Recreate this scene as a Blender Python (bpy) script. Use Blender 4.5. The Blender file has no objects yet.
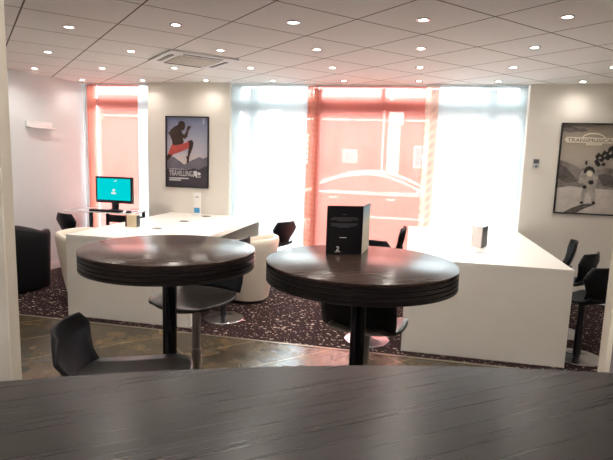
import bpy, bmesh, math, random
from mathutils import Vector, Matrix
random.seed(7)
sc = bpy.context.scene
COL = sc.collection
PI = math.pi
H_CAM = 1.55
HC = 2.443            # ceiling height
YW = 6.20             # window wall, inner face
XL = -4.64            # left wall, inner face

# ------------------------------------------------------------------ materials
def srgb(r, g, b):
    f = lambda c: (c/12.92 if c <= .04045 else ((c+.055)/1.055)**2.4)
    return (f(r/255), f(g/255), f(b/255), 1)

class Nodes:
    def __init__(self, name):
        self.m = bpy.data.materials.new(name); self.m.use_nodes = True
        self.t = self.m.node_tree; self.t.nodes.clear()
        self.out = self.n('ShaderNodeOutputMaterial')
    def n(self, typ, **kw):
        nd = self.t.nodes.new(typ)
        for k, v in kw.items():
            if k.startswith('i_'):
                nd.inputs[k[2:].replace('_', ' ')].default_value = v
            else: setattr(nd, k, v)
        return nd
    def l(self, a, b): self.t.links.new(a, b)
    def bsdf(self, **kw):
        nd = self.n('ShaderNodeBsdfPrincipled')
        for k, v in kw.items(): nd.inputs[k.replace('_', ' ')].default_value = v
        self.l(nd.outputs[0], self.out.inputs[0]); return nd
    def coords(self, scale=(1,1,1), rot=(0,0,0), loc=(0,0,0), space='Object'):
        tc = self.n('ShaderNodeTexCoord'); mp = self.n('ShaderNodeMapping')
        mp.inputs['Scale'].default_value = scale; mp.inputs['Rotation'].default_value = rot
        mp.inputs['Location'].default_value = loc
        self.l(tc.outputs[space], mp.inputs[0]); return mp.outputs[0]
    def noise(self, vec, scale, detail=4, rough=.6):
        nd = self.n('ShaderNodeTexNoise'); nd.inputs['Scale'].default_value = scale
        nd.inputs['Detail'].default_value = detail; nd.inputs['Roughness'].default_value = rough
        self.l(vec, nd.inputs['Vector']); return nd.outputs['Fac']
    def ramp(self, fac, stops, interp='LINEAR'):
        nd = self.n('ShaderNodeValToRGB'); cr = nd.color_ramp; cr.interpolation = interp
        while len(cr.elements) < len(stops): cr.elements.new(.5)
        for e, (p, c) in zip(cr.elements, stops): e.position = p; e.color = c
        self.l(fac, nd.inputs[0]); return nd.outputs[0]
    def mix(self, fac, a, b, blend='MIX'):
        nd = self.n('ShaderNodeMix', data_type='RGBA', blend_type=blend)
        for sock, v in ((nd.inputs[0], fac), (nd.inputs[6], a), (nd.inputs[7], b)):
            if hasattr(v, 'links'): self.l(v, sock)
            else: sock.default_value = v
        return nd.outputs[2]
    def math(self, op, a, b=0.0, c=0.0):
        nd = self.n('ShaderNodeMath', operation=op)
        for k, v in enumerate((a, b, c)):
            if hasattr(v, 'links'): self.l(v, nd.inputs[k])
            else: nd.inputs[k].default_value = v
        return nd.outputs[0]
    def bump(self, h, strength, dist, bs):
        b = self.n('ShaderNodeBump'); b.inputs['Strength'].default_value = strength
        b.inputs['Distance'].default_value = dist
        self.l(h, b.inputs['Height']); self.l(b.outputs[0], bs.inputs['Normal'])

def plain(name, col, rough=.5, metal=0, var=.06, scale=18, spec=.5, bumpy=0, coat=0):
    N = Nodes(name); b = N.bsdf(Roughness=rough, Metallic=metal)
    b.inputs['Specular IOR Level'].default_value = spec
    if coat: b.inputs['Coat Weight'].default_value = coat
    v = N.coords(); f = N.noise(v, scale)
    d = tuple(c*(1-var) for c in col[:3])+(1,); u = tuple(min(1, c*(1+var)) for c in col[:3])+(1,)
    N.l(N.ramp(f, [(.3, d), (.7, u)]), b.inputs['Base Color'])
    if bumpy: N.bump(N.noise(v, scale*6), bumpy, .004, b)
    return N.m

def emit(name, col, strength):
    N = Nodes(name); e = N.n('ShaderNodeEmission'); e.inputs[0].default_value = col
    e.inputs[1].default_value = strength; N.l(e.outputs[0], N.out.inputs[0]); return N.m

def wood(name, dark, light, rough, rot=0, scale=(2.5, 60, 60), spec=.5):
    N = Nodes(name); b = N.bsdf(Roughness=rough); b.inputs['Specular IOR Level'].default_value = spec
    rn = N.n('ShaderNodeVectorRotate', rotation_type='Z_AXIS'); rn.inputs['Angle'].default_value = -rot
    N.l(N.coords(), rn.inputs['Vector'])
    mp = N.n('ShaderNodeMapping'); mp.inputs['Scale'].default_value = scale; N.l(rn.outputs[0], mp.inputs[0]); v = mp.outputs[0]
    f = N.noise(v, 1.0, 3, .55)
    m2 = N.n('ShaderNodeMapping'); m2.inputs['Scale'].default_value = (1, 3, 1); N.l(rn.outputs[0], m2.inputs[0]); g = N.noise(m2.outputs[0], 2.2, 3)
    s = N.math('ADD', N.math('MULTIPLY', f, .7), N.math('MULTIPLY', g, .3))
    N.l(N.ramp(s, [(.36, dark), (.64, light)]), b.inputs['Base Color'])
    r = N.math('ADD', N.math('MULTIPLY', f, .06), rough-.03); N.l(r, b.inputs['Roughness'])

    return N.m

def sheer(name, tint, trans, veil, pattern=None):
    """thin voile: part of the light goes straight through, the rest is scattered by the cloth"""
    N = Nodes(name)
    t = N.n('ShaderNodeBsdfTransparent'); t.inputs[0].default_value = tint
    tr = N.n('ShaderNodeBsdfTranslucent'); tr.inputs[0].default_value = veil
    df = N.n('ShaderNodeBsdfDiffuse'); df.inputs[0].default_value = veil
    m0 = N.n('ShaderNodeMixShader'); m0.inputs[0].default_value = .3
    N.l(tr.outputs[0], m0.inputs[1]); N.l(df.outputs[0], m0.inputs[2])
    m = N.n('ShaderNodeMixShader')
    N.l(t.outputs[0], m.inputs[1]); N.l(m0.outputs[0], m.inputs[2])
    v = N.coords()
    if pattern:
        sx = N.n('ShaderNodeSeparateXYZ'); N.l(v, sx.inputs[0])
        wob = N.math('MULTIPLY', N.noise(v, 3.0, 2), .9)
        a = N.math('ADD', N.math('MULTIPLY', sx.outputs[0], pattern[0]), wob)
        c = N.math('ADD', N.math('MULTIPLY', sx.outputs[2], pattern[1]), N.math('MULTIPLY', sx.outputs[0], pattern[2]))
        p = N.math('MULTIPLY', N.math('ADD', N.math('SINE', a), 1.0), N.math('ADD', N.math('SINE', c), 1.0))
        fac = N.math('SUBTRACT', 1-trans+.12, N.math('MULTIPLY', p, pattern[3]))
        N.l(fac, m.inputs[0])
    else:
        vs = N.coords(scale=(40, 40, 1.2)); w = N.noise(vs, 1.0, 3)
        fac = N.math('ADD', N.math('MULTIPLY', w, .10), 1-trans-.05)
        N.l(fac, m.inputs[0])
    N.l(m.outputs[0], N.out.inputs[0]); return N.m

M = {}
M['wall'] = plain('wall_paint', srgb(238, 232, 222), .75, var=.012, scale=4, spec=.2)
M['wall_cool'] = plain('left_wall_paint', srgb(226, 232, 234), .75, var=.012, scale=4, spec=.2)
M['jamb'] = plain('jamb_paint', srgb(196, 190, 182), .7, var=.02, scale=5, spec=.2)
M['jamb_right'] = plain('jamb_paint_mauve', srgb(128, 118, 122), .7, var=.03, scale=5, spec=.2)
M['jamb_edge'] = plain('jamb_edge_cream', srgb(214, 206, 192), .6, var=.02, scale=5, spec=.2)
M['white'] = plain('white_laminate', srgb(249, 246, 238), .38, var=.01, scale=6)
M['knee_shade'] = plain('knee_shade_grey', srgb(96, 92, 102), .5, var=.03)  # shade of the open knee space put into the panel colour
M['white_paint'] = plain('white_paint', srgb(236, 236, 236), .5, var=.02)
M['frame_white'] = plain('window_frame_white', srgb(226, 232, 236), .4, var=.02)
M['tub_white'] = plain('cream_leatherette', srgb(236, 226, 208), .45, var=.03, scale=30, bumpy=.05)
M['tub_black'] = plain('black_leatherette', srgb(15, 16, 20), .5, var=.15, spec=.3, scale=30, bumpy=.05)
M['shell'] = plain('black_moulded_shell', srgb(18, 20, 26), .5, var=.1, scale=40, spec=.3)
M['shell_brown'] = plain('dark_brown_shell', srgb(42, 36, 32), .32, var=.15, scale=40)
M['black'] = plain('black_plastic', srgb(20, 20, 23), .4, var=.1)
M['dark'] = plain('charcoal_metal', srgb(44, 45, 50), .35, .3, var=.1)
M['chrome'] = plain('brushed_chrome', srgb(200, 202, 206), .22, 1.0, var=.05)
M['steel'] = plain('satin_steel', srgb(150, 148, 146), .32, 1.0, var=.05)
M['pole'] = plain('dark_polished_column', srgb(52, 54, 60), .2, .9, var=.05)
M['table'] = wood('wenge_tabletop', srgb(46, 35, 32), srgb(78, 60, 54), .22, rot=.5, spec=.18)
M['band'] = wood('wenge_edge_band', srgb(18, 15, 16), srgb(38, 31, 30), .34, scale=(3, 3, 160), spec=.35)
M['bar'] = wood('grey_brown_bar_top', srgb(43, 41, 40), srgb(55, 53, 52), .28, rot=math.radians(36), scale=(1.3, 110, 110), spec=.4)
M['cyan'] = emit('cyan_screen', srgb(0, 222, 226), .37)
M['icon'] = emit('white_screen_mark', srgb(240, 250, 240), .38)
M['lamp'] = emit('lit_lamp_glass', (1, .95, .86, 1), 14)
M['paper'] = plain('white_paper', srgb(236, 232, 228), .6, var=.02)
M['blackpaper'] = plain('black_card', srgb(13, 12, 17), .45, var=.1, spec=.25)
M['greyprint'] = plain('grey_print', srgb(98, 96, 102), .6, var=.05)
M['whiteprint'] = plain('white_print', srgb(215, 215, 215), .6, var=.02)
M['blueprint'] = plain('blue_print', srgb(60, 150, 200), .5, var=.25, scale=60)
M['redprint'] = plain('red_print', srgb(150, 60, 60), .6, var=.1)
M['creambox'] = plain('cream_card', srgb(226, 208, 176), .6, var=.04)
M['acrylic'] = plain('clear_acrylic', srgb(240, 244, 248), .1, var=.01)
M['leather_trim'] = plain('dark_trim', srgb(40, 38, 38), .5)
M['grille'] = plain('ac_grille', srgb(196, 188, 178), .6, var=.03)
M['alu'] = plain('anodised_edge', srgb(170, 160, 145), .35, .8, var=.04)
M['tag_grey'] = plain('grey_plate', srgb(200, 202, 204), .4, var=.03)
M['thermo'] = plain('thermostat_grey', srgb(90, 92, 96), .4, var=.1)

# ceiling tiles: 0.6 m grid turned 45 degrees to the building
def ceiling_mat():
    N = Nodes('ceiling_tiles'); b = N.bsdf(Roughness=.85); b.inputs['Specular IOR Level'].default_value = .15
    v = N.coords(loc=(.410, -3.419, 0))
    r = N.n('ShaderNodeVectorRotate', rotation_type='Z_AXIS'); r.inputs['Angle'].default_value = -math.radians(45.3)
    N.l(v, r.inputs['Vector'])
    s = N.n('ShaderNodeSeparateXYZ'); N.l(r.outputs[0], s.inputs[0])
    ds = []
    for k in (0, 1):
        f = N.math('ABSOLUTE', N.math('SUBTRACT', N.math('FRACT', N.math('ADD', N.math('DIVIDE', s.outputs[k], .6), .5)), .5))
        ds.append(N.math('MULTIPLY', f, .6))
    d = N.math('MINIMUM', ds[0], ds[1])
    line = N.math('LESS_THAN', d, .0055)
    base = N.ramp(N.noise(N.coords(), 90, 3), [(.3, srgb(232, 228, 224)), (.7, srgb(240, 236, 232))])
    N.l(N.mix(line, base, srgb(118, 110, 104)), b.inputs['Base Color'])
    return N.m
M['ceiling'] = ceiling_mat()

def stone_mat():
    N = Nodes('stone_floor_tiles'); b = N.bsdf(Roughness=.22)
    v = N.coords()
    r = N.n('ShaderNodeVectorRotate', rotation_type='Z_AXIS'); r.inputs['Angle'].default_value = -math.radians(45)
    N.l(v, r.inputs['Vector'])
    s = N.n('ShaderNodeSeparateXYZ'); N.l(r.outputs[0], s.inputs[0])
    ds = []
    for k, ph, pt in ((0, 1.31, 1.395), (1, 4.12, .465)):
        f = N.math('ABSOLUTE', N.math('SUBTRACT', N.math('FRACT', N.math('ADD', N.math('DIVIDE', N.math('SUBTRACT', s.outputs[k], ph), pt), .5)), .5))
        ds.append(N.math('MULTIPLY', f, pt))
    line = N.math('LESS_THAN', N.math('MINIMUM', ds[0], ds[1]), .003)
    f = N.noise(v, 2.6, 8, .68); g = N.noise(v, 11, 6, .7)
    fg = N.math('ADD', N.math('MULTIPLY', f, .65), N.math('MULTIPLY', g, .35))
    base = N.ramp(fg, [(.36, srgb(48, 42, 34)), (.5, srgb(78, 68, 52)), (.62, srgb(112, 92, 64))])
    N.l(N.mix(line, base, srgb(150, 132, 100)), b.inputs['Base Color'])
    N.l(N.math('ADD', N.math('MULTIPLY', g, .2), .14), b.inputs['Roughness'])
    return N.m
M['stone'] = stone_mat()

def carpet_mat():
    N = Nodes('speckled_carpet'); b = N.bsdf(Roughness=.95); b.inputs['Specular IOR Level'].default_value = .1
    v = N.coords()
    cur = N.ramp(N.noise(v, 40, 3), [(.35, srgb(42, 30, 32)), (.65, srgb(66, 50, 50))])
    for sc_, thr, col, st in ((15, .30, srgb(222, 204, 188), (1, 1.8, 1)), (24, .30, srgb(168, 138, 124), (1.7, 1, 1)), (34, .34, srgb(216, 200, 190), (1, 1.4, 1))):
        vm = N.coords(scale=st, rot=(0, 0, sc_*.3))
        w = N.n('ShaderNodeTexVoronoi', feature='F1'); w.inputs['Scale'].default_value = sc_
        w.inputs['Randomness'].default_value = 1.0
        N.l(vm, w.inputs['Vector'])
        sp = N.n('ShaderNodeSeparateColor'); N.l(w.outputs['Color'], sp.inputs[0])
        th = N.math('MULTIPLY', N.math('SUBTRACT', sp.outputs[0], .35), thr*1.5)
        msk = N.math('LESS_THAN', w.outputs['Distance'], th)
        cur = N.mix(N.math('MULTIPLY', msk, .9), cur, col)
    N.l(cur, b.inputs['Base Color'])
    N.bump(N.noise(v, 220, 2), .5, .004, b)
    return N.m
M['carpet'] = carpet_mat()

# window voiles
M['voile_white'] = sheer('white_voile', (.95, 1, 1, 1), .30, (.60, .65, .67, 1))
M['voile_pink'] = sheer('salmon_voile', (1, .54, .52, 1), .15, (.56, .18, .145, 1))
M['voile_red'] = sheer('salmon_voile_doubled', (1, .5, .44, 1), .16, (.56, .17, .125, 1))
M['voile_moire'] = sheer('salmon_voile_moire', (1, .65, .6, 1), .14, (.52, .165, .115, 1), (105, 95, 12, .08))
M['voile_beige'] = sheer('peach_voile_moire', (1, .76, .68, 1), .24, (.72, .46, .37, 1), (60, 60, -45, .06))
def glass_mat():
    N = Nodes('window_glass'); t = N.n('ShaderNodeBsdfTransparent'); t.inputs[0].default_value = (.93, .96, .96, 1)
    g = N.n('ShaderNodeBsdfGlossy'); g.inputs['Roughness'].default_value = .02
    fr = N.n('ShaderNodeFresnel'); fr.inputs[0].default_value = 1.45
    m = N.n('ShaderNodeMixShader'); N.l(N.math('MULTIPLY', fr.outputs[0], .8), m.inputs[0]); N.l(t.outputs[0], m.inputs[1]); N.l(g.outputs[0], m.inputs[2])
    N.l(m.outputs[0], N.out.inputs[0]); return N.m
M['glass'] = glass_mat()
# outside
M['asphalt'] = plain('asphalt', srgb(92, 90, 90), .9, var=.1, scale=30)
M['paving'] = plain('pavement', srgb(120, 116, 112), .9, var=.08, scale=12)
M['facade'] = plain('facade_render', srgb(104, 88, 86), .85, var=.06, scale=3)
M['facade_light'] = plain('facade_light_stone', srgb(235, 228, 220), .8, var=.03, scale=3)
M['facade_win'] = plain('far_window', srgb(150, 160, 170), .2, var=.1, scale=5)
M['car_paint'] = plain('car_paint', srgb(92, 60, 58), .18, .2, var=.03, coat=.6)
M['car_roof'] = plain('car_roof_sky_sheen', srgb(232, 230, 230), .25, .0, var=.02, coat=.5)  # white sky reflection on the roof put into its base colour
M['car_glass'] = plain('car_glass', srgb(54, 44, 46), .08, 0, var=.05)
M['tyre'] = plain('tyre', srgb(26, 26, 26), .8)
M['bark'] = plain('bark', srgb(80, 70, 64), .9)

# ------------------------------------------------------------------ mesh helpers
class MB:
    def __init__(s): s.bm = bmesh.new(); s.mi = 0
    def _tag(s, before):
        for f in s.bm.faces:
            if f not in before: f.material_index = s.mi
    def box(s, x0, x1, y0, y1, z0, z1, bev=0, seg=2, mat=None):
        b4 = set(s.bm.faces)
        r = bmesh.ops.create_cube(s.bm, size=1)
        vs = r['verts']
        for v in vs:
            v.co = Vector(((x0+x1)/2+v.co.x*(x1-x0), (y0+y1)/2+v.co.y*(y1-y0), (z0+z1)/2+v.co.z*(z1-z0)))
        if mat is not None: bmesh.ops.transform(s.bm, matrix=mat, verts=vs)
        if bev:
            es = list({e for v in vs for e in v.link_edges})
            bmesh.ops.bevel(s.bm, geom=es, offset=bev, segments=seg, affect='EDGES', profile=.6)
        s._tag(b4); return s
    def lathe(s, prof, seg=48, c=(0, 0), cap=True):
        b4 = set(s.bm.faces)
        rings = []
        for r, z in prof:
            if r < 1e-6: rings.append([s.bm.verts.new((c[0], c[1], z))])
            else: rings.append([s.bm.verts.new((c[0]+r*math.cos(2*PI*k/seg), c[1]+r*math.sin(2*PI*k/seg), z)) for k in range(seg)])
        for a, b in zip(rings, rings[1:]):
            for k in range(seg):
                k2 = (k+1) % seg
                if len(a) == 1 and len(b) == 1: continue
                if len(a) == 1: s.bm.faces.new((a[0], b[k2], b[k]))
                elif len(b) == 1: s.bm.faces.new((a[k], a[k2], b[0]))
                else: s.bm.faces.new((a[k], a[k2], b[k2], b[k]))
        if cap:
            for rg in (rings[0], rings[-1]):
                if len(rg) > 1: s.bm.faces.new(rg)
        s._tag(b4); return s
    def tube(s, pts, r, seg=12, closed=False):
        b4 = set(s.bm.faces)
        pts = [Vector(p) for p in pts]; rings = []
        n = len(pts)
        for i, p in enumerate(pts):
            a = pts[(i-1) % n] if (closed or i > 0) else p
            b = pts[(i+1) % n] if (closed or i < n-1) else p
            t = (b-a).normalized()
            ref = Vector((0, 0, 1)) if abs(t.z) < .9 else Vector((1, 0, 0))
            u = t.cross(ref).normalized(); w = t.cross(u)
            rr = r[i] if isinstance(r, (list, tuple)) else r
            rings.append([s.bm.verts.new(p+rr*(math.cos(2*PI*k/seg)*u+math.sin(2*PI*k/seg)*w)) for k in range(seg)])
        pr = list(zip(rings, rings[1:])) + ([(rings[-1], rings[0])] if closed else [])
        for a, b in pr:
            for k in range(seg): s.bm.faces.new((a[k], a[(k+1) % seg], b[(k+1) % seg], b[k]))
        if not closed: s.bm.faces.new(rings[0]); s.bm.faces.new(rings[-1])
        s._tag(b4); return s
    def poly(s, pts):
        f = s.bm.faces.new([s.bm.verts.new(p) for p in pts]); f.material_index = s.mi; return s
    def prism(s, pts, vec):
        """closed outline pts (3D) pushed along vec"""
        b4 = set(s.bm.faces)
        vec = Vector(vec); a = [s.bm.verts.new(p) for p in pts]; b = [s.bm.verts.new(Vector(p)+vec) for p in pts]
        s.bm.faces.new(a); s.bm.faces.new(b[::-1])
        for k in range(len(a)):
            k2 = (k+1) % len(a); s.bm.faces.new((a[k], b[k], b[k2], a[k2]))
        s._tag(b4); return s
    def grid(s, rows):
        b4 = set(s.bm.faces)
        vs = [[s.bm.verts.new(p) for p in r] for r in rows]
        for i in range(len(vs)-1):
            for j in range(len(vs[0])-1):
                s.bm.faces.new((vs[i][j], vs[i][j+1], vs[i+1][j+1], vs[i+1][j]))
        s._tag(b4); return s
    def mesh(s, name, mats, smooth=True, angle=35):
        bmesh.ops.recalc_face_normals(s.bm, faces=s.bm.faces[:])
        me = bpy.data.meshes.new(name); s.bm.to_mesh(me); s.bm.free()
        for m in (mats if isinstance(mats, (list, tuple)) else [mats]): me.materials.append(m)
        if smooth:
            me.polygons.foreach_set('use_smooth', [True]*len(me.polygons))
            me.set_sharp_from_angle(angle=math.radians(angle))
        return me
    def build(s, name, mats, parent=None, smooth=True, angle=35, loc=None):
        o = bpy.data.objects.new(name, s.mesh(name, mats, smooth, angle)); COL.objects.link(o)
        if parent: o.parent = parent
        if loc: o.location = loc
        return o

def thing(name, label, cat, loc=(0, 0, 0), rz=0, group=None):
    o = bpy.data.objects.new(name, None); COL.objects.link(o); o.empty_display_size = .05
    o.location = loc; o.rotation_euler = (0, 0, rz); o['label'] = label; o['category'] = cat
    if group: o['group'] = group
    return o
def tag(o, label, cat, group=None):
    o['label'] = label; o['category'] = cat
    if group: o['group'] = group
    return o
def struct(o, label=None):
    o['kind'] = 'structure'
    if label: o['label'] = label
    return o
def dup(root, loc, rz, label, group=None):
    r = root.copy(); COL.objects.link(r); r.location = loc; r.rotation_euler = (0, 0, rz); r['label'] = label
    if group: r['group'] = group
    for ch in list(root.children):
        c = ch.copy(); COL.objects.link(c); c.parent = r
        for g in list(ch.children):
            d = g.copy(); COL.objects.link(d); d.parent = c
    return r
def solidify(o, t, off=-1):
    m = o.modifiers.new('thickness', 'SOLIDIFY'); m.thickness = t; m.offset = off; return o
def heading(deg):            # local +Y turned to the compass heading (clockwise from +Y)
    return -math.radians(deg)
def text_obj(name, body, width, mat, parent, loc, extrude=.0006, height=None, bold=0):
    """lettering standing in the XZ plane facing -Y, left-bottom at loc"""
    cu = bpy.data.curves.new(name, 'FONT'); cu.body = body; cu.size = 1; cu.offset = bold
    ob = bpy.data.objects.new(name, cu); COL.objects.link(ob)
    dg = bpy.context.evaluated_depsgraph_get(); dg.update()
    me = bpy.data.meshes.new_from_object(ob.evaluated_get(dg)); bpy.data.objects.remove(ob)
    xs = [v.co.x for v in me.vertices]; ys = [v.co.y for v in me.vertices]
    x0, x1, y0, y1 = min(xs), max(xs), min(ys), max(ys)
    sx = width/(x1-x0); sy = (height/(y1-y0)) if height else sx
    for v in me.vertices: v.co = Vector(((v.co.x-x0)*sx, 0, (v.co.y-y0)*sy))
    me.materials.clear(); me.materials.append(mat)
    o = bpy.data.objects.new(name, me); COL.objects.link(o); o.parent = parent; o.location = loc
    return o

# ------------------------------------------------------------------ room shell
YC = 3.965     # stone meets carpet
b = MB(); b.poly([(XL-.1, -2.6, 0), (3.3, -2.6, 0), (3.3, YC, 0), (XL-.1, YC, 0)])
b.mi = 1; b.poly([(XL-.1, YC, 0), (3.3, YC, 0), (3.3, 6.55, 0), (XL-.1, 6.55, 0)])
struct(b.build('floor', [M['stone'], M['carpet']], smooth=False))
struct(MB().box(XL+.005, 3.195, YC-.012, YC+.012, .0005, .004).build('trim_1', M['alu']))
b = MB().box(XL-.1, 3.3, -2.6, 6.45, HC, HC+.08); struct(b.build('ceiling', M['ceiling'], smooth=False))
struct(MB().prism([(XL, -2.6, 0), (XL, 5.0, 0), (-4.425, 6.33, 0), (-4.425, 6.6, 0), (XL-.12, 6.6, 0), (XL-.12, -2.6, 0)], (0, 0, HC)).build('wall_left', M['wall_cool'], smooth=False))
struct(MB().box(3.2, 3.32, -2.6, 6.5, 0, HC).build('wall_right', M['wall'], smooth=False))
struct(MB().box(XL, 3.2, -2.62, -2.5, 0, HC).build('wall_front', M['wall'], smooth=False))
WT = .28
struct(MB().box(-3.425, -2.295, YW, YW+WT, 0, HC).build('wall_back_pier', M['wall'], smooth=False))
struct(MB().box(1.235, 3.2, YW, YW+WT, 0, HC).build('wall_back', M['wall'], smooth=False))
struct(MB().prism([(XL, -2.5, 0), (XL+.014, -2.5, 0), (XL+.014, 5.0, 0), (-4.425+.014, 6.3, 0), (-4.425, 6.33, 0), (XL, 5.0, 0)], (0, 0, .09)).build('baseboard_left', M['white_paint']))
struct(MB().box(1.30, 3.2, YW-.014, YW, 0, .09, .003).build('baseboard_back', M['white_paint']))
struct(MB().box(-3.42, -2.30, YW-.014, YW, 0, .09, .003).build('baseboard_pier', M['white_paint']))
# opening the photograph looks through: two thin jamb panels
b = MB().box(-2.3, -1.106, 1.2, 1.232, 0, HC, 0); struct(b.build('wall_near_left', M['jamb'], smooth=False))
struct(MB().box(-1.106, -1.100, 1.198, 1.236, 0, HC, .002).build('trim_2', M['jamb_edge']))
b = MB().box(.486, 1.6, 1.27, 1.306, 0, HC, 0); struct(b.build('wall_near_right', M['jamb_right'], smooth=False))
struct(MB().box(.474, .486, 1.268, 1.310, 0, HC, .002).build('trim_3', M['jamb_edge']))

# windows
def window(name, x0, x1, mull, zt):
    y = YW+.19
    f = MB()
    f.box(x0, x0+.07, y, y+.07, 0, HC, .006); f.box(x1-.07, x1, y, y+.07, 0, HC, .006)
    f.box(x0+.07, x1-.07, y, y+.07, 0, .10, .006); f.box(x0+.07, x1-.07, y, y+.07, HC-.015, HC, .004)
    f.box(x0+.07, x1-.07, y, y+.07, zt[0], zt[1], .006)
    for a, c, low in mull: f.box(a, c, y+.002, y+.068, .10 if low else zt[1], HC-.04, .006)
    r = bpy.data.objects.new(name, None); COL.objects.link(r); struct(r)
    f.build('window_frame', M['frame_white'], r)
    MB().box(x0+.05, x1-.05, y+.03, y+.038, .06, HC-.02).build('pane', M['glass'], r, smooth=False)
    return r
window('window_1', -4.42, -3.425, [], (2.16, 2.26))
window('window_2', -2.295, 1.235, [(-2.10, -1.98, 1), (-.42, -.38, 0), (.82, .92, 1), (-1.26, -1.16, 1), (.16, .26, 1)], (2.14, 2.27))

# voile panels on the track: (name x0 x1 y material label)
YB = 6.262
def panel(x0, x1, dy, mat, label):
    t = thing('panel_blind', label, 'blind', ((x0+x1)/2, YB+dy, .02), 0, 'sheer panel blinds')
    w = (x1-x0)/2; rows = []
    nx = max(3, int(w*24))
    for i in range(13):
        z = i/12*(HC-.03)
        rows.append([(-w+2*w*k/nx, .004*math.sin(k*1.7+x0*5)+.003*math.sin(z*2+k*.3), z) for k in range(nx+1)])
    MB().grid(rows).build('fabric', mat, t)
    MB().box(-w, w, -.008, .008, -.012, .012, .003).build('hem_bar', M['white_paint'], t)
    MB().box(-w, w, -.01, .01, HC-.036, HC-.021, .003).build('top_rail', M['white_paint'], t)
    return t
panel(-4.405, -4.365, 0, M['voile_white'], 'narrow white sheer panel at the left edge of the left window')
panel(-4.37, -4.225, .03, M['voile_red'], 'narrow deep salmon sheer strip on the left side of the left window')
panel(-4.23, -3.615, .06, M['voile_pink'], 'pale pink sheer panel behind the monitor at the left window')
panel(-3.62, -3.43, .03, M['voile_white'], 'narrow white sheer panel beside the pier with the runner poster')
panel(-2.29, -1.31, 0, M['voile_white'], 'wide white sheer panel just right of the runner poster')
panel(-1.325, -1.175, .03, M['voile_moire'], 'narrow salmon mesh strip left of the big pink panel')
panel(-1.18, .11, .06, M['voile_pink'], 'large salmon pink sheer panel in front of the parked car')
panel(.10, .26, .03, M['voile_beige'], 'narrow peach rippled strip right of the big pink panel')
panel(.25, 1.225, 0, M['voile_white'], 'wide white sheer panel at the right end of the window')

# ------------------------------------------------------------------ ceiling fittings
def spot_parts(t):
    MB().lathe([(.030, -.006), (.043, -.006), (.046, -.003), (.046, 0), (.030, 0)], 24, cap=False).build('trim_ring', M['chrome'], t)
    MB().lathe([(0, -.004), (.020, -.0045), (.031, -.002), (.031, -.0005), (0, -.0005)], 24, cap=False).build('lamp_glass', M['lamp'], t)
rowsp = [(5.996, -5, 2, 'row nearest the windows'), (5.149, -5, 2, 'second row from the windows'),
         (4.301, -4, 1, 'third row from the windows'), (3.454, -3, 1, 'fourth row from the windows'), (2.607, -2, 0, 'row above the round tables'), (1.76, -1, 0, 'row just beyond the dark bar')]
ordn = ['first', 'second', 'third', 'fourth', 'fifth', 'sixth', 'seventh', 'eighth']
first = None
lamp_xy = []
for y, i0, i1, rn in rowsp:
    for n, i in enumerate(range(i0, i1+1)):
        x = .009+.8475*i
        lab = 'round lit ceiling spotlight, %s from the left in the %s' % (ordn[n], rn)
        if first is None:
            first = thing('ceiling_spotlight', lab, 'ceiling light', (x, y, HC), 0, 'recessed ceiling spotlights'); spot_parts(first)
        else: dup(first, (x, y, HC), 0, lab)
        lamp_xy.append((x, y))
for x, y in ((-1.8, -1.5), (.2, -1.8), (2.2, -1.5)):      # added fill spots, unseen behind the camera, brightening the ceiling
    L = bpy.data.lights.new('ceiling_fill', 'SPOT'); L.energy = 95; L.color = (1, .97, .93); L.shadow_soft_size = .15
    L.spot_size = math.radians(165); L.spot_blend = 1
    o = bpy.data.objects.new('ceiling_fill', L); o.location = (x, y, 1.7); o.rotation_euler = (PI-.25, 0, 0); COL.objects.link(o)
for k, (x, y) in enumerate(lamp_xy + [(-.8, .9), (.85, .9), (-.8, -.8), (.85, -.8)]):  # last four lamps are added without fittings, to light the foreground
    L = bpy.data.lights.new('spot_lamp', 'SPOT'); L.energy = 3.5 if y > 5.5 else 8; L.spot_size = math.radians(150); L.spot_blend = 1.0
    L.color = (1, .93, .85); L.shadow_soft_size = .03
    o = bpy.data.objects.new('spot_lamp', L); o.location = (x, y, HC-.012); COL.objects.link(o)

# air conditioner cassette
ca, sa = math.cos(math.radians(45.3)), math.sin(math.radians(45.3))
gx, gy = -.410, 3.419
acx, acy = gx+.6*(-.5*ca-3.5*sa), gy+.6*(-.5*sa+3.5*ca)
t = thing('air_conditioner', 'white square air conditioner cassette set in the ceiling left of centre', 'air conditioner', (acx, acy, HC), math.radians(45.3))
MB().box(-.33, .33, -.33, .33, -.022, -.0005, .01, 2).build('cover_panel', M['white_paint'], t)
MB().box(-.2, .2, -.2, .2, -.028, -.021, .004).build('intake_grille', M['grille'], t)
for k in range(4):
    m = Matrix.Rotation(k*PI/2, 4, 'Z')
    s = MB().box(-.19, .19, .245, .285, -.0245, -.021, .001, mat=m).build('air_slot', M['black'], t)
    MB().box(-.17, .17, .266, .274, -.0265, -.024, 0, mat=m).build('louvre', M['grille'], s)

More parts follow.
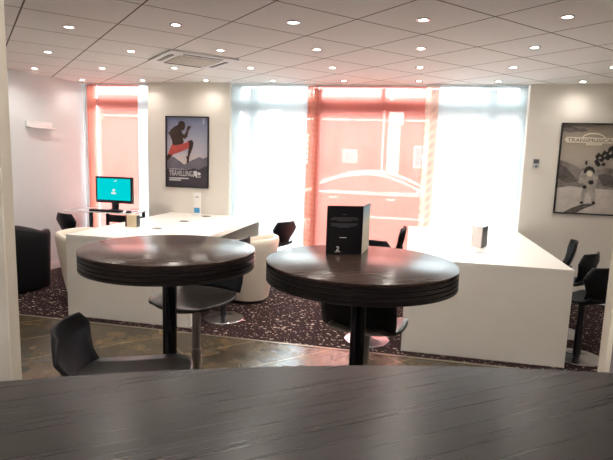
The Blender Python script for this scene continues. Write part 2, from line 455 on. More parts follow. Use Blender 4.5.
# ------------------------------------------------------------------ furniture
def desk(name, label, x0, x1, y0, y1, h, spine):
    t = thing(name, label, 'counter', ((x0+x1)/2, (y0+y1)/2, 0))
    w, d = (x1-x0)/2, (y1-y0)/2
    MB().box(-w, w, -d, d, h-.05, h, .0012).build('worktop', M['white'], t)
    MB().box(-w, w, -d, -d+.05, 0, h-.05, 0).build('end_panel', M['white'], t)
    MB().box(-w, w, d-.05, d, 0, h-.05, 0).build('end_panel', M['white'], t)
    MB().box(spine-.03, spine+.03, -d+.05, d-.05, 0, h-.05).build('spine_panel', M['knee_shade'], t)
    return t
DH = .775
desk('white_counter', 'long white counter on the left running to the wall under the runner poster', -3.10, -1.87, 4.09, YW-.002, DH, -.3)
desk('white_counter', 'big white counter on the right with plain cream front panel', -.005, 1.245, 4.09, YW-.002, DH, 0)
def disc_plate(x, y, label):
    t = thing('cable_cover', label, 'cable cover', (x, y, DH), 0, 'cable covers on the left counter')
    MB().lathe([(0, 0), (.055, 0), (.055, .004), (.05, .006), (0, .006)], 28, cap=False).build('lid', M['steel'], t)
    MB().box(-.03, .03, -.006, .006, .006, .008, .001).build('cable_slot', M['dark'], t)
disc_plate(-2.5, 5.95, 'round grey cable cover on the left counter nearest the wall')
disc_plate(-2.54, 5.40, 'round grey cable cover midway along the left counter')
disc_plate(-2.54, 4.75, 'round grey cable cover on the left counter nearest its front end')

# round bar tables
def round_table(label, x, y, r):
    t = thing('round_bar_table', label, 'table', (x, y, 0), 0, 'round bar tables')
    z1, z0 = 1.10, 1.012
    MB().lathe([(0, z1-.012), (r-.001, z1-.012), (r, z1-.010), (r, z1-.001), (r-.002, z1), (0, z1)], 96, cap=False).build('tabletop', M['table'], t)
    pr = [(0, z0), (r-.012, z0)]
    n = 4; hh = (z1-.012-z0)/n
    for k in range(n):
        a = z0+k*hh
        pr += [(r-.006, a+.001), (r-.001, a+.003), (r-.001, a+hh-.003), (r-.006, a+hh-.001)]
    pr += [(r-.02, z1-.0125)]
    MB().lathe(pr, 96, cap=False).build('edge_band', M['band'], t, angle=50)
    MB().lathe([(0, .014), (.034, .014), (.034, z0-.012), (.11, z0-.008), (.11, z0-.001), (0, z0-.001)], 32, cap=False).build('column', M['pole'], t)
    MB().lathe([(0, 0), (.215, 0), (.22, .004), (.215, .010), (.05, .018), (0, .018)], 48, cap=False).build('base', M['dark'], t)
    return t
round_table('round dark wood bar table on the left with bare top', -1.118, 2.215, .408)
round_table('round dark wood bar table on the right carrying the black folded card', -.20, 2.235, .425)

# foreground bar: curved front edge
def bar():
    t = thing('bar_counter', 'long dark grey brown bar top with curved edge filling the foreground', 'counter', (0, 0, 0))
    cx, cy, R = .954, -2.422, 3.645
    a0, a1 = math.radians(128), math.radians(84)
    arc = [(cx+R*math.cos(a0+(a1-a0)*k/48), cy+R*math.sin(a0+(a1-a0)*k/48)) for k in range(49)]
    arc2 = [(cx+(R-.95)*math.cos(a1+(a0-a1)*k/32), cy+(R-.95)*math.sin(a1+(a0-a1)*k/32)) for k in range(33)]
    out = [p for p in arc]+arc2
    MB().prism([(x, y, 1.06) for x, y in out], (0, 0, .04)).build('bar_top', M['bar'], t)
    arc3 = [(cx+(R-.3)*math.cos(a0+(a1-a0)*k/32), cy+(R-.3)*math.sin(a0+(a1-a0)*k/32)) for k in range(33)]
    arc4 = [(cx+(R-.36)*math.cos(a1+(a0-a1)*k/32), cy+(R-.36)*math.sin(a1+(a0-a1)*k/32)) for k in range(33)]
    MB().prism([(x, y, 0) for x, y in arc3+arc4], (0, 0, 1.06)).build('front_panel', M['band'], t)
bar()

# swivel stools with a moulded shell: seat and shield-shaped backrest, post, foot disc
def lerp(a, b, f): return a+(b-a)*f
def resample(P, n):
    out = []
    for i in range(len(P)-1):
        for k in range(n): out.append(tuple(lerp(a, c, k/n) for a, c in zip(P[i], P[i+1])))
    out.append(P[-1]); return out
def smoothp(P, it=2):
    for _ in range(it):
        P = [P[0]]+[tuple((a+2*b_+c)/4 for a, b_, c in zip(P[i-1], P[i], P[i+1])) for i in range(1, len(P)-1)]+[P[-1]]
    return P
def shell_rows(P, lift, wrap, n=12):
    rows = []
    for y, z, hw in P:
        rows.append([(hw*(2*k/n-1), y+wrap*(abs(2*k/n-1)**2), z+lift*(abs(2*k/n-1)**2.2)) for k in range(n+1)])
    return rows
def make_stool(label, loc, rz, group, sh, s=1.0, seat_mat=None, ring=False, post_mat=None, full=False, bh=1.0):
    t = thing('swivel_stool', label, 'stool', loc, rz, group)
    seat = smoothp(resample([(.205, -.030, .120), (.200, -.006, .165), (.15, .0, .198), (.05, -.008, .205), (-.08, -.008, .198), (-.155, .006, .165), (-.188, .040, .125)], 3), 2)
    seat = [(y*s, sh+z*s, w*s) for y, z, w in seat]
    o = solidify(MB().grid(shell_rows(seat, .020*s, 0)).build('seat', seat_mat or M['shell'], t, angle=60), .016)
    back = resample([(-.184, .032, .132), (-.205, .085, .138), (-.222, .145, .172), (-.233, .205, .205), (-.240, .255, .178), (-.245, .298, .140)], 3)
    if full: back = smoothp(resample([(-.184, .020, .196), (-.200, .085, .204), (-.222, .190, .200), (-.243, .292, .170)], 4), 1); seat = [(y, z, max(w, .196) if y < .1 else w) for y, z, w in seat]
    back = [(y, .034+(z-.034)*bh, w) for y, z, w in back]
    back = [(y*s, sh+z*s, w*s) for y, z, w in back]
    solidify(MB().grid(shell_rows(back, 0, .045*s)).build('backrest', M['shell'], t, angle=60), .014)
    pm = post_mat or M['chrome']
    MB().lathe([(0, .012), (.030, .012), (.030, sh*.55), (.025, sh*.56), (.025, sh-.06), (.05, sh-.045), (.10, sh-.026), (.10, sh-.022), (0, sh-.022)], 28, cap=False).build('post', pm, t)
    MB().lathe([(0, 0), (.190, 0), (.196, .004), (.19, .009), (.06, .018), (.035, .03), (0, .03)], 48, cap=False).build('base', M['chrome'], t)
    if ring:
        zr = sh*.42
        pts = [(.02*1.0, -.0, zr)]
        MB().tube([(.024, 0, zr), (.10, .03, zr), (.13, .12, zr), (.09, .19, zr), (0, .21, zr), (-.09, .19, zr), (-.13, .12, zr), (-.10, .03, zr), (-.024, 0, zr)], .009, 10).build('footrest', M['chrome'], t)
    return t
g1 = 'black swivel stools at the right counter'
st = make_stool('black swivel stool nearest the camera on the right side of the right counter', (1.41, 4.36, 0), heading(-28), g1, .50, seat_mat=M['shell'], post_mat=M['dark'])
dup(st, (1.45, 4.98, 0), heading(-50), 'middle black swivel stool on the right side of the right counter')
dup(st, (1.46, 5.62, 0), heading(-80), 'farthest black swivel stool on the right side of the right counter below the sepia poster')
g2 = 'black swivel stools left of the right counter'
dup(st, (-.30, 4.27, 0), heading(60), 'black swivel stool mostly hidden behind the right round table, nearest on its side', g2)
dup(st, (-.26, 5.00, 0), heading(20), 'black swivel stool seen just right of the folded card, left of right counter', g2)
dup(st, (-.265, 5.90, 0), heading(-84), 'far black swivel stool by the pink panel against the right counter', g2)
g3 = 'black swivel stools right of the left counter'
dup(st, (-1.69, 4.45, 0), heading(-90), 'black swivel stool at the left counter behind the left round table, chrome disc showing', g3)
dup(st, (-1.60, 5.86, 0), heading(-62), 'far black swivel stool at the white sheer panel beyond the cream tub chair', g3)
dup(st, (-3.96, 5.50, 0), heading(22), 'black swivel stool in front of the monitor desk by the left wall', 'stool at the monitor desk')
g4 = 'bar stools at the round tables and bar'
make_stool('dark bar stool tucked behind the left round table with brown glossy seat', (-1.215, 2.75, 0), heading(190), g4, .70, 1.08, seat_mat=M['shell_brown'], post_mat=M['steel'], full=True)
make_stool('black bar stool tucked behind the right round table with its back to the camera', (-.20, 2.73, 0), heading(12), g4, .645, 1.02, seat_mat=M['shell_brown'], post_mat=M['steel'], full=True)
make_stool('black bar stool at the left end of the dark bar with raised backrest', (-1.07, 1.785, 0), heading(68), g4, .62, 1.18, seat_mat=M['shell_brown'], post_mat=M['steel'], bh=.67)

# tub chairs
def tub_chair(label, loc, rz, fabric, rt, rb, h, pw, group=None):
    t = thing('tub_chair', label, 'armchair', loc, rz, group)
    n = 40; a0, a1 = math.radians(-230), math.radians(50)     # open towards +Y
    def rad(a, r):
        c, s_ = abs(math.cos(a)), abs(math.sin(a)); return r/((c**pw+s_**pw)**(1/pw))
    prof = [(0, .06, rb), (.25, .2, None), (.5, .38, None), (.75, .56, None), (1, 1, None)]
    def top(a):
        d = abs(((a+PI/2+PI) % (2*PI))-PI)           # 0 at the back
        return h-.09*max(0, min(1, (d-.9)/1.1))**1.3
    outer, inner = [], []
    th = .075
    for k in range(n+1):
        a = a0+(a1-a0)*k/n; zt = top(a); co, ci = [], []
        for f in (0, .2, .4, .6, .8, .93, .985, 1.0):
            z = .035+(zt-.035)*f; r = rb+(rt-rb)*f**.85
            rr = rad(a, r)-(0 if f < .95 else (.012 if f < .99 else .030))
            co.append((rr*math.cos(a), rr*math.sin(a), z))
        for f in (1.0, .985, .93, .7, .45):
            z = .035+(zt-.035)*f; r = rb+(rt-rb)*f**.85-th
            rr = rad(a, r)+(0 if f < .95 else (.012 if f < .99 else .030))
            ci.append((rr*math.cos(a), rr*math.sin(a), z))
        outer.append(co+ci)
    s = MB(); s.grid(outer)
    for ring in (outer[0], outer[-1]): s.poly(ring)
    s.build('shell', fabric, t, angle=50)
    def rg(r, z, sh_=0): return [(rad(2*PI*k/48, r)*math.cos(2*PI*k/48), rad(2*PI*k/48, r)*math.sin(2*PI*k/48), z) for k in range(49)]
    c = MB().grid([rg(rb-.07, .06), rg(rb-.055, .1), rg(rb-.03, .36), rg(rb-.03, .40), rg(rb-.06, .43), rg(.02, .445)])
    c.build('seat_cushion', fabric, t, angle=50)
    MB().lathe([(0, 0), (rb-.03, 0), (rb-.03, .036), (0, .036)], 40, cap=False).build('plinth', M['leather_trim'], t)
    return t
tub_chair('cream tub chair on the right side of the left counter', (-1.685, 5.16, 0), heading(-90), M['tub_white'], .335, .225, .70, 2.3, 'cream tub chairs at the left counter')
tub_chair('cream tub chair on the far left side of the left counter', (-3.31, 4.76, 0), heading(90), M['tub_white'], .335, .225, .70, 2.3, 'cream tub chairs at the left counter')
tub_chair('black upholstered tub chair against the left wall', (-4.25, 4.74, 0), heading(10), M['tub_black'], .31, .29, .75, 4.5)

# computer desk in the corner
t = thing('computer_desk', 'thin glass topped desk with black legs carrying the monitor by the left window', 'desk', (-3.9, 5.97, 0))
MB().box(-.47, .47, -.22, .20, .765, .78, .004).build('desk_top', M['acrylic'], t)
for x in (-.10, .43):
    for y in (-.19, .17):
        MB().box(x-.018, x+.018, y-.018, y+.018, 0, .765, .003).build('leg', M['dark'], t)
MB().box(-.118, .448, .16, .18, .60, .70, .003).build('back_rail', M['dark'], t)
t = thing('computer_monitor', 'black framed monitor with cyan screen on the corner desk', 'monitor', (-3.80, 6.0, .78), math.radians(1))
MB().box(-.262, .262, -.02, .025, .095, .44, .008).build('housing', M['black'], t)
s = MB().box(-.235, .235, -.0225, -.0195, .135, .415).build('screen', M['cyan'], t, smooth=False)
k = MB()
k.poly([(-.035, -.0235, .215), (.03, -.0235, .215), (.035, -.0235, .235), (-.03, -.0235, .24)]); k.poly([(-.005, -.0235, .24), (.012, -.0235, .24), (.010, -.0235, .285), (-.012, -.0235, .275)])
k.poly([(-.022, -.0235, .255), (.03, -.0235, .268), (.03, -.0235, .278), (-.02, -.0235, .265)]); k.poly([(.01, -.0235, .375), (.05, -.0235, .39), (.045, -.0235, .40), (.008, -.0235, .385)])
k.build('screen_mark', M['icon'], s, smooth=False)
MB().box(-.04, .055, -.01, .012, .012, .11, .006).build('stand', M['black'], t)
MB().lathe([(0, 0), (.10, 0), (.10, .006), (.06, .014), (0, .014)], 36, c=(0.01, 0), cap=False).build('foot', M['black'], t)
t = thing('keyboard', 'black keyboard lying in front of the monitor', 'keyboard', (-3.80, 5.80, .78))
MB().box(-.215, .215, -.045, .05, .001, .022, .005).build('tray', M['black'], t)
kb = MB()
for r in range(4):
    for c in range(14): kb.box(-.205+c*.0295, -.205+c*.0295+.024, -.038+r*.021, -.038+r*.021+.017, .021, .027)
kb.build('keys', M['dark'], t)
t = thing('computer_mouse', 'small black mouse to the right of the keyboard', 'mouse', (-3.49, 5.81, .78))
ms = MB(); ms.lathe([(0, 0), (.030, 0), (.033, .008), (.028, .022), (.014, .031), (0, .033)], 24, cap=False)
o = ms.build('body', M['black'], t); o.scale = (1, 1.6, 1)
MB().box(-.004, .004, .018, .034, .027, .034, .002).build('scroll_wheel', M['tag_grey'], t)
tag(MB().tube([(-3.62, 6.06, .785), (-3.55, 6.10, .80), (-3.50, 6.06, .79), (-3.46, 5.98, .786), (-3.49, 5.88, .785)], .004, 8).build('monitor_cable', M['black']), 'thin black cable trailing behind the mouse on the desk', 'cable')

# ------------------------------------------------------------------ small things on the counters
def folded_card(name, label, cat, loc, p0, p1, p2, h, m0, m1):
    """standing card folded at p1: leaf p0-p1 faces the camera, leaf p1-p2 runs back"""
    t = thing(name, label, cat, loc)
    def leaf(a, c, nm, m):
        a, c = Vector(a), Vector(c); d = (c-a).normalized(); n = Vector((-d.y, d.x))*.003
        pts = [(a.x, a.y, 0), (c.x, c.y, 0), (c.x+n.x, c.y+n.y, 0), (a.x+n.x, a.y+n.y, 0)]
        return MB().prism(pts, (0, 0, h)).build(nm, m, t, smooth=False)
    return t, leaf(p0, p1, 'front_leaf', m0), leaf(p1, p2, 'back_leaf', m1)
gN = Nodes('pale_gradient_leaf'); gb = gN.bsdf(Roughness=.5)
gs = gN.n('ShaderNodeSeparateXYZ'); gN.l(gN.coords(), gs.inputs[0])
gN.l(gN.ramp(gN.math('DIVIDE', gs.outputs[2], .232), [(.0, srgb(246, 236, 205)), (.6, srgb(246, 242, 224)), (.85, srgb(190, 222, 234)), (1, srgb(160, 200, 222))]), gb.inputs['Base Color'])
t, fl, bl = folded_card('menu_card', 'black folded menu card standing on the right round table', 'menu card', (-.378, 2.33, 1.10), (0, 0), (.163, .065), (.180, .262), .232, M['blackpaper'], gN.m)
d = Vector((.163, .065)).normalized(); nrm = Vector((d.y, -d.x))
def on_leaf(u, z, off=.0012): return (d.x*u+nrm.x*off, d.y*u+nrm.y*off, z)
pr = MB()
for z, a, c in ((.190, .075, .095), (.1755, .03, .145), (.170, .02, .152), (.165, .018, .155), (.160, .05, .12), (.146, .018, .150), (.141, .025, .15), (.136, .02, .14), (.131, .05, .115)):
    pr.poly([on_leaf(a, z), on_leaf(c, z), on_leaf(c, z+.0018), on_leaf(a, z+.0018)])
pr.mi = 1
pr.poly([on_leaf(.064, .080), on_leaf(.098, .080), on_leaf(.098, .083), on_leaf(.064, .083)])
pts = [(.050, .018), (.066, .018), (.066, .0205), (.056, .0205), (.064, .030), (.063, .036), (.057, .040), (.051, .037), (.0505, .033), (.0535, .033), (.0545, .036), (.058, .0365), (.060, .033), (.060, .030), (.050, .0205)]
pr.poly([on_leaf(u, z) for u, z in pts])
pr.poly([on_leaf(.044, .012), on_leaf(.070, .012), on_leaf(.070, .0145), on_leaf(.044, .0145)])
pr.build('cover_print', [M['greyprint'], M['whiteprint']], fl, smooth=False)
t, fl, bl = folded_card('folded_card', 'white and black folded card standing on the right counter', 'leaflet', (.585, 4.98, DH), (0, 0), (.078, -.135), (.150, .030), .195, M['paper'], M['dark'])
tag(MB().box(-.05, .05, -.028, .028, 0, .004, .001).build('leaflet', M['tag_grey'], loc=(.640, 4.60, DH)), 'small grey flat leaflet lying on the right counter before the folded card', 'leaflet')
t = thing('leaflet_holder', 'slim white leaflet holder with blue picture standing on the left counter by the wall', 'leaflet holder', (-2.66, 6.03, DH), math.radians(8))
MB().box(-.05, .05, -.03, .03, 0, .008, .002).build('foot', M['acrylic'], t)
s = MB().box(-.047, .047, -.004, .004, .006, .285, .002).build('card', M['paper'], t)
k = MB().poly([(-.037, -.0048, .03), (.036, -.0048, .03), (.036, -.0048, .095), (-.037, -.0048, .095)]); k.build('blue_picture', M['blueprint'], s, smooth=False)
k = MB().poly([(-.015, -.0048, .228), (.02, -.0048, .228), (.02, -.0048, .238), (-.015, -.0048, .238)]); k.build('heading_line', M['greyprint'], s, smooth=False)
t = thing('brochure_box', 'small cream brochure box with dark striped edges near the front of the left counter', 'box', (-2.825, 4.79, DH), math.radians(3))
MB().box(-.055, .055, -.035, .035, 0, .125, .003).build('body', M['creambox'], t)
k = MB(); k.box(-.075, -.054, -.03, .03, 0, .118, .001); k.mi = 1
for j in range(5): k.box(-.0755, -.0545, -.031, .031, .008+.024*j, .016+.024*j)
k.build('stack_of_leaflets', [M['dark'], M['redprint']], t, smooth=False)
MB().box(.053, .060, -.034, .034, 0, .12, .001).build('side_card', M['dark'], t)

# left wall plate and thermostat
t = thing('wall_bracket', 'slim white wall bracket high on the left wall', 'wall bracket', (-4.547, 5.575, 1.83), -math.atan2(.215, 1.33))
MB().box(0, .012, -.19, .19, -.035, .045, .004).build('back_plate', M['white_paint'], t)
MB().box(.012, .075, -.19, .19, -.035, -.022, .004).build('lip', M['white_paint'], t)
t = thing('thermostat', 'small grey thermostat on the wall right of the window', 'thermostat', (1.36, YW+.001, 1.575))
MB().box(-.036, .036, -.022, 0, -.055, .05, .005).build('case', M['tag_grey'], t)
MB().box(-.028, .028, -.0245, -.021, -.005, .042, .001).build('display', M['thermo'], t)
MB().box(-.008, .012, -.026, -.021, -.045, -.025, .001).build('button', M['dark'], t)

# ------------------------------------------------------------------ posters
def grad_mat(name, stops, h):
    N = Nodes(name); bs = N.bsdf(Roughness=.35)
    s = N.n('ShaderNodeSeparateXYZ'); v = N.coords(); N.l(v, s.inputs[0])
    f = N.math('DIVIDE', s.outputs[2], h)
    f = N.math('ADD', f, N.math('MULTIPLY', N.math('SUBTRACT', N.noise(N.coords(scale=(3, 1, 9)), 2.5, 5), .5), .22))
    N.l(N.ramp(f, stops), bs.inputs['Base Color']); return N.m
# runner poster : 0.60 x 0.91
PW, PH = .595, .912
t = thing('framed_poster', 'framed poster of a leaping runner in red shorts with TRAVELLING lettering on the pier', 'poster', (-3.165, YW, 1.110))
f = MB(); fw_ = .014
f.box(0, fw_, -.03, 0, 0, PH, .002); f.box(PW-fw_, PW, -.03, 0, 0, PH, .002)
f.box(fw_, PW-fw_, -.03, 0, 0, fw_, .002); f.box(fw_, PW-fw_, -.03, 0, PH-fw_, PH, .002)
f.build('frame', M['dark'], t)
pm = [grad_mat('poster_dusk_sky', [(.30, srgb(214, 196, 186)), (.50, srgb(190, 186, 196)), (.95, srgb(128, 136, 166))], PH),
      plain('poster_far_mountain', srgb(112, 106, 118), .4, var=.12, scale=8), plain('poster_near_mountain', srgb(66, 60, 68), .4, var=.2, scale=6),
      plain('poster_skin', srgb(70, 50, 46), .4, var=.25, scale=14), plain('poster_shorts', srgb(190, 82, 76), .4, var=.15, scale=20)]
PX = lambda x, y, k=0: ((x-80)/338*PW, -.012-.0006*k, PH-(y-55)/535*PH)
p = MB()
def pg(layer, mi, pts): p.mi = mi; p.poly([PX(x, y, layer) for x, y in pts])
pg(0, 0, [(86, 586), (412, 586), (412, 60), (86, 60)])
pg(1, 1, [(86, 586), (412, 586), (412, 352), (392, 358), (372, 366), (345, 354), (318, 368), (282, 382), (250, 402), (225, 416), (200, 396), (178, 384), (150, 364), (130, 358), (108, 382), (86, 402)])
pg(2, 2, [(86, 586), (412, 586), (412, 420), (380, 428), (340, 450), (300, 440), (240, 462), (190, 448), (140, 470), (86, 452)])
pg(3, 3, [(88, 398), (108, 380), (134, 348), (112, 318), (97, 340), (86, 362)])
pg(4, 3, [(252, 238), (285, 229), (300, 246), (294, 282), (280, 320), (266, 358), (264, 392), (250, 406), (244, 398), (248, 376), (238, 356), (252, 350), (260, 300), (256, 270)])
pg(5, 3, [(122, 154), (150, 132), (178, 118), (206, 140), (206, 176), (214, 214), (224, 246), (204, 270), (134, 272), (130, 238), (118, 210), (104, 182)])
pg(6, 4, [(128, 268), (160, 272), (206, 262), (262, 242), (266, 284), (236, 302), (204, 318), (172, 330), (146, 338), (124, 348), (98, 338), (112, 300)])
pg(7, 3, [(186, 160), (208, 178), (226, 192), (240, 172), (246, 146), (256, 122), (266, 128), (282, 126), (272, 146), (260, 164), (252, 206), (230, 224), (206, 208), (190, 190)])
pg(8, 3, [(180, 108), (190, 94), (208, 90), (226, 96), (236, 116), (234, 142), (222, 158), (204, 160), (188, 146), (178, 130)])
pg(8, 3, [(84, 172), (104, 178), (116, 188), (104, 186)])
p.build('print', pm, t, smooth=False)
def px_t(x, y): q = PX(x, y); return (q[0], -.0178, q[2])
text_obj('title_lettering', 'TRAVELLING', 186/338*PW, M['whiteprint'], t, px_t(106, 503), height=40/535*PH, bold=.006)
k = MB()
for pts in ([(298, 470), (306, 461), (322, 460), (330, 468), (326, 480), (332, 492), (326, 506), (316, 504), (312, 490), (306, 500), (297, 496), (304, 482)],
            [(330, 474), (340, 468), (356, 476), (358, 488), (344, 494), (334, 488)], [(318, 506), (358, 501), (358, 507), (320, 511)], [(294, 500), (301, 497), (303, 505), (296, 507)]):
    k.poly([px_t(x, y) for x, y in pts])
k.build('emblem', M['whiteprint'], t, smooth=False)
k = MB()
for x0, x1, y0, y1 in ((107, 262, 516, 525), (107, 203, 531, 539), (107, 222, 450, 453), (372, 376, 66, 112), (380, 384, 66, 108)):
    k.poly([px_t(x0, y1), px_t(x1, y1), px_t(x1, y0), px_t(x0, y0)])
k.build('small_print', M['whiteprint'], t, smooth=False)

# sepia poster : 0.70 x 1.0
PW2, PH2 = .70, 1.005
t = thing('framed_poster', 'framed sepia poster of a pale suited person, TRANSMUSICALES title, on the right wall', 'poster', (1.590, YW, 1.022))
f = MB()
f.box(0, fw_, -.03, 0, 0, PH2, .002); f.box(PW2-fw_, PW2, -.03, 0, 0, PH2, .002)
f.box(fw_, PW2-fw_, -.03, 0, 0, fw_, .002); f.box(fw_, PW2-fw_, -.03, 0, PH2-fw_, PH2, .002)
f.build('frame', M['black'], t)
sm = [grad_mat('sepia_sky', [(.30, srgb(206, 200, 192)), (.45, srgb(150, 142, 134)), (.60, srgb(190, 180, 166)), (.80, srgb(182, 170, 152)), (.97, srgb(140, 128, 116))], PH2),
      plain('sepia_hills', srgb(140, 132, 126), .4, var=.4, scale=12), plain('sepia_ground', srgb(208, 200, 192), .4, var=.14, scale=9),
      plain('sepia_dark', srgb(46, 40, 40), .4, var=.3, scale=25), plain('sepia_suit', srgb(176, 168, 160), .4, var=.35, scale=22),
      plain('sepia_pale', srgb(232, 224, 204), .4, var=.05, scale=20), plain('sepia_mid', srgb(104, 96, 92), .4, var=.4, scale=18)]
def PX2(x, y, k=0):
    v = (y-40)/410; return ((x-(135-40*v))/456*1.0, -.012-.0006*k, PH2*(1-v))
p = MB()
def pg2(layer, mi, pts): p.mi = mi; p.poly([PX2(x, y, layer) for x, y in pts])
p.mi = 0; p.poly([(.012, -.012, .012), (PW2-.012, -.012, .012), (PW2-.012, -.012, PH2-.012), (.012, -.012, PH2-.012)])
pg2(1, 6, [(142, 52), (170, 50), (215, 66), (238, 62), (262, 74), (232, 80), (200, 78), (170, 84), (140, 76)])
pg2(1, 1, [(122, 205), (160, 216), (200, 230), (222, 246), (236, 240), (300, 250), (340, 236), (400, 244), (426, 250), (414, 335), (300, 330), (200, 326), (112, 340)])
pg2(2, 6, [(120, 226), (150, 236), (186, 268), (210, 300), (160, 310), (116, 290)])
pg2(2, 6, [(300, 270), (340, 262), (420, 290), (416, 330), (330, 316)])
pg2(2, 2, [(112, 334), (180, 322), (240, 330), (320, 336), (414, 330), (404, 448), (96, 446)])
pg2(3, 6, [(282, 398), (292, 404), (240, 424), (200, 448), (140, 446), (180, 424), (236, 402)])
pg2(4, 4, [(236, 326), (262, 322), (290, 328), (296, 356), (290, 392), (276, 392), (268, 350), (256, 346), (246, 366), (240, 392), (224, 392), (228, 360)])
pg2(5, 4, [(230, 250), (250, 240), (290, 244), (304, 262), (306, 286), (298, 312), (292, 334), (232, 334), (236, 308), (222, 312), (212, 304), (218, 276)])
pg2(6, 3, [(236, 318), (248, 316), (254, 328), (242, 334), (234, 328)]); pg2(6, 3, [(262, 296), (282, 292), (286, 308), (270, 314), (260, 306)])
pg2(6, 3, [(222, 392), (238, 390), (238, 400), (222, 402)]); pg2(6, 3, [(276, 390), (292, 388), (296, 400), (280, 402)])
pg2(7, 3, [(238, 250), (248, 236), (264, 230), (282, 236), (292, 252), (288, 266), (276, 250), (260, 248), (248, 262), (240, 264)])
pg2(8, 5, [(254, 256), (264, 250), (276, 256), (280, 268), (272, 278), (258, 276), (252, 266)])
pg2(8, 3, [(244, 222), (244, 210), (252, 206), (256, 216), (252, 226)])
for pts in ([(290, 186), (306, 168), (318, 178), (332, 158), (346, 166), (352, 146), (372, 136), (392, 150), (398, 180), (380, 196), (362, 190), (350, 204), (336, 196), (322, 212), (306, 204), (296, 200)],
            [(286, 206), (298, 198), (310, 210), (318, 226), (302, 232), (292, 222)], [(318, 220), (332, 210), (340, 222), (328, 230)]):
    pg2(7, 3, pts)
for pts in ([(306, 190), (316, 186), (318, 194), (308, 198)], [(330, 178), (342, 176), (340, 186), (330, 188)], [(352, 170), (364, 160), (368, 170), (356, 178)]):
    pg2(8, 4, pts)
pg2(6, 5, [(152, 106), (162, 102), (418, 104), (424, 116), (416, 128), (158, 128), (148, 116)])
pg2(6, 5, [(248, 126), (322, 126), (320, 138), (246, 138)])
n = 20
arc = [(283+54*math.cos(PI-PI*k/n), 106-24*math.sin(PI-PI*k/n)) for k in range(n+1)]+[(283+48*math.cos(PI*k/n), 106-18*math.sin(PI*k/n)) for k in range(n+1)]
pg2(6, 5, arc)
p.build('print', sm, t, smooth=False)
q0 = PX2(160, 123); q1 = PX2(410, 123)
text_obj('title_lettering', 'TRANSMUSICALES', q1[0]-q0[0], sm[6], t, (q0[0], -.0176, q0[2]), height=.038)

# ------------------------------------------------------------------ outside
struct(MB().box(-16, 14, 6.5, 9.0, -.25, -.06).build('pavement', M['paving'], smooth=False))
struct(MB().box(-40, 40, 9.0, 40, -.30, -.2).build('street', M['asphalt'], smooth=False))
def car():
    t = thing('car', 'parked car with pale sky reflection painted on its roof seen through the salmon panel', 'car', (0, 10.3, -.2))
    # side outline in x,z (z above street), car points to +X
    body = [(-2.75, .35), (-2.78, .62), (-2.62, .92), (-2.2, 1.02), (-1.6, 1.04), (-.6, 1.07), (.55, 1.06), (1.1, 1.0), (1.55, .88), (1.72, .66), (1.70, .34), (1.5, .24), (-2.5, .24)]
    W = 1.72
    s = MB(); s.prism([(x, 0, z) for x, z in body], (0, W, 0))
    es = [e for e in s.bm.edges if abs(e.verts[0].co.y-e.verts[1].co.y) < .01]
    bmesh.ops.bevel(s.bm, geom=es, offset=.06, segments=3, affect='EDGES')
    s.build('body', M['car_paint'], t, angle=50)
    roofl = [(-2.15, 1.02), (-1.75, 1.24), (-1.35, 1.39), (-.9, 1.46), (-.5, 1.44), (-.1, 1.32), (.45, 1.06)]
    rows = []
    for x, z in roofl:
        ins = .20*(z-1.02)/.44
        rows.append([(x, .05+ins*.9+(W-.10-1.8*ins)*k/8, z+(.035*math.sin(PI*k/8) if z > 1.1 else 0)) for k in range(9)])
    sh = MB().grid(rows); sh.build('roof', M['car_roof'], t, angle=60)
    for side, nm in ((0, 1), (1, -1)):
        def P(x, z, o=0): 
            ins = .05+.18*(z-1.02)/.44-o
            return (x, ins if side == 0 else W-ins, z)
        pts = [(-2.05, 1.03), (-1.72, 1.22), (-1.34, 1.35), (-.9, 1.41), (-.52, 1.39), (-.15, 1.27), (.33, 1.06)]
        MB().poly([P(x, z) for x, z in pts]).build('side_window', M['car_glass'], t, smooth=False)
        tb = MB().tube([P(x, z, .012) for x, z in pts], .028, 8, closed=True)
        tb.build('window_trim', M['facade_light'], t)
        MB().box(-.78, -.70, (.11 if side == 0 else W-.13), (.13 if side == 0 else W-.11), 1.05, 1.38).build('door_pillar', M['black'], t)
    MB().box(-2.2, .45, -.012, .02, 1.015, 1.05, .008).build('waist_trim', M['facade_light'], t)
    MB().box(-1.0, 1.0, -.02, .01, .56, .60, .008).build('door_moulding', M['facade_light'], t)
    for hx in (-1.55, -.45): MB().box(hx, hx+.16, -.04, .0, .92, .955, .01).build('door_handle', M['facade_light'], t)
    m = MB().box(.10, .28, -.20, -.02, 1.05, 1.17, .04, 3); m.build('wing_mirror', M['car_roof'], t)
    for wx in (-1.95, .95):
        for wy in (-.01, W-.19):
            o = MB().lathe([(0, 0), (.19, .0), (.2, .02), (.31, .02), (.32, .05), (.32, .15), (.31, .18), (0, .18)], 36, cap=False).build('wheel', M['tyre'], t, loc=(wx, wy+.19, .31))
            o.rotation_euler = (PI/2, 0, 0)
            h = MB().lathe([(0, .175), (.20, .175), (.205, .185), (.08, .195), (0, .195)], 24, cap=False).build('wheel_hub', M['chrome'], o)
    t.scale = (1.06, 1, 1.03)
    return t
car()
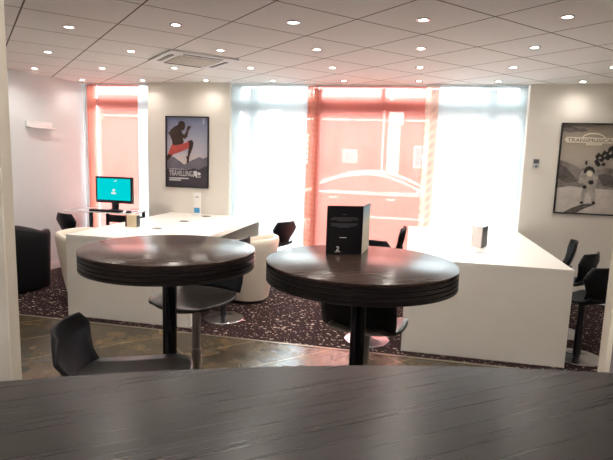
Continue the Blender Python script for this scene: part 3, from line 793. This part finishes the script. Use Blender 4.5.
def facade():
    t = thing('building', 'dull red brown building across the street with pale pilasters and windows', 'building', (0, 19, -.2))
    MB().box(-22, 12, 0, 6, 0, 4.0).build('wall', M['facade'], t, smooth=False)
    MB().box(-22, 12, .4, 6, 4.0, 5.0).build('sky_block', M['facade_light'], t, smooth=False)  # added pale block that tones down the sky above the window crossbar
    MB().box(-22, 12, -.3, 0, 3.55, 3.75, .03).build('cornice', M['facade_light'], t)
    for x in (-12.7, -9.2, -5.2, -.66, 4.2):
        MB().box(x-(.28 if x < -12 else .15), x+.15, -.2, 0, 0, 3.0, .02).build('pilaster', M['facade_light'], t)
        MB().box(x-.24, x+.24, -.28, 0, 3.0, 3.5, .02).build('pilaster_capital', M['facade_light'], t)
    for x0, x1, z0, z1 in ((-12.45, -11.55, .5, 2.05), (-3.55, -2.75, 1.2, 3.0), (-1.9, -1.3, 1.2, 3.0), (-.4, -.1, 1.0, 3.0), (.6, 1.5, 1.2, 2.9), (-6.4, -5.5, 1.0, 2.7)):
        MB().box(x0, x1, -.05, .01, z0, z1, .01).build('shop_window', M['car_glass'], t)
    for z in (3.15,): MB().box(-22, 12, -.07, .01, z, z+.06, .01).build('string_course', M['facade_light'], t)
    for x in (-1.12, -6.6): MB().box(x-.03, x+.03, -.08, 0, 0, 3.5).build('downpipe', M['facade_light'], t)
    for x0, x1, z0, z1 in ((-2.57, -2.03, 1.6, 2.1), (.0, .5, 1.5, 2.3), (1.6, 2.6, 1.5, 2.8), (-7.9, -7.1, 1.4, 2.9), (-4.3, -3.9, 1.5, 2.6)):
        f = MB().box(x0, x1, -.08, .01, z0, z1, .02).build('window', M['facade_light'], t)
        MB().box(x0+.06, x1-.06, -.1, -.06, z0+.06, z1-.06).build('pane', M['facade_win'], f, smooth=False)
facade()
t = thing('street_lamp', 'thin pale street lamp post beyond the salmon panel', 'street lamp', (-.6, 12.9, -.2))
MB().lathe([(0, 0), (.09, 0), (.09, .5), (.05, .55), (.04, 4.6), (0, 4.6)], 20, cap=False).build('post', M['facade_light'], t)
MB().tube([(0, 0, 4.5), (.15, 0, 4.75), (.5, -.1, 4.85), (.9, -.2, 4.82)], .03, 10).build('arm', M['facade_light'], t)
MB().box(.75, 1.2, -.3, -.1, 4.74, 4.84, .03).build('lamp_head', M['facade_light'], t)

# ------------------------------------------------------------------ light, world, camera
w = bpy.data.worlds.new('overcast'); sc.world = w; w.use_nodes = True
nt = w.node_tree; bg = nt.nodes['Background']
tc = nt.nodes.new('ShaderNodeTexCoord'); ns = nt.nodes.new('ShaderNodeTexNoise'); ns.inputs['Scale'].default_value = 2.5
nt.links.new(tc.outputs['Generated'], ns.inputs['Vector'])
rp = nt.nodes.new('ShaderNodeValToRGB'); rp.color_ramp.elements[0].color = (.80, .90, 1, 1); rp.color_ramp.elements[1].color = (1, 1, 1, 1)
rp.color_ramp.elements[0].position = .35; rp.color_ramp.elements[1].position = .6
nt.links.new(ns.outputs['Fac'], rp.inputs[0]); nt.links.new(rp.outputs[0], bg.inputs[0]); bg.inputs[1].default_value = 10.0
S = bpy.data.lights.new('sun', 'SUN'); S.energy = 2.0; S.angle = math.radians(12); S.color = (1, .97, .92)
so = bpy.data.objects.new('sun', S); so.rotation_euler = (math.radians(-38), 0, math.radians(20)); COL.objects.link(so)

F, PIT, ROLL, YAW = 507.35, .1417, .0337, .2006
cp, sp = math.cos(PIT), math.sin(PIT)
fw = Vector((-math.sin(YAW)*cp, math.cos(YAW)*cp, -sp)); rt = Vector((math.cos(YAW), math.sin(YAW), 0)); up = rt.cross(fw)
r2 = math.cos(ROLL)*rt+math.sin(ROLL)*up; u2 = -math.sin(ROLL)*rt+math.cos(ROLL)*up
cam = bpy.data.cameras.new('camera'); co = bpy.data.objects.new('camera', cam); COL.objects.link(co)
cam.sensor_fit = 'HORIZONTAL'; cam.sensor_width = 36; cam.lens = 36*F/613; cam.clip_start = .02; cam.clip_end = 200
R3 = Matrix((r2, u2, -fw)).transposed(); co.matrix_world = Matrix.Translation((0, 0, H_CAM)) @ R3.to_4x4()
sc.camera = co
sc.view_settings.view_transform = 'Standard'; sc.view_settings.look = 'None'; sc.view_settings.exposure = 1.3; sc.view_settings.gamma = 1
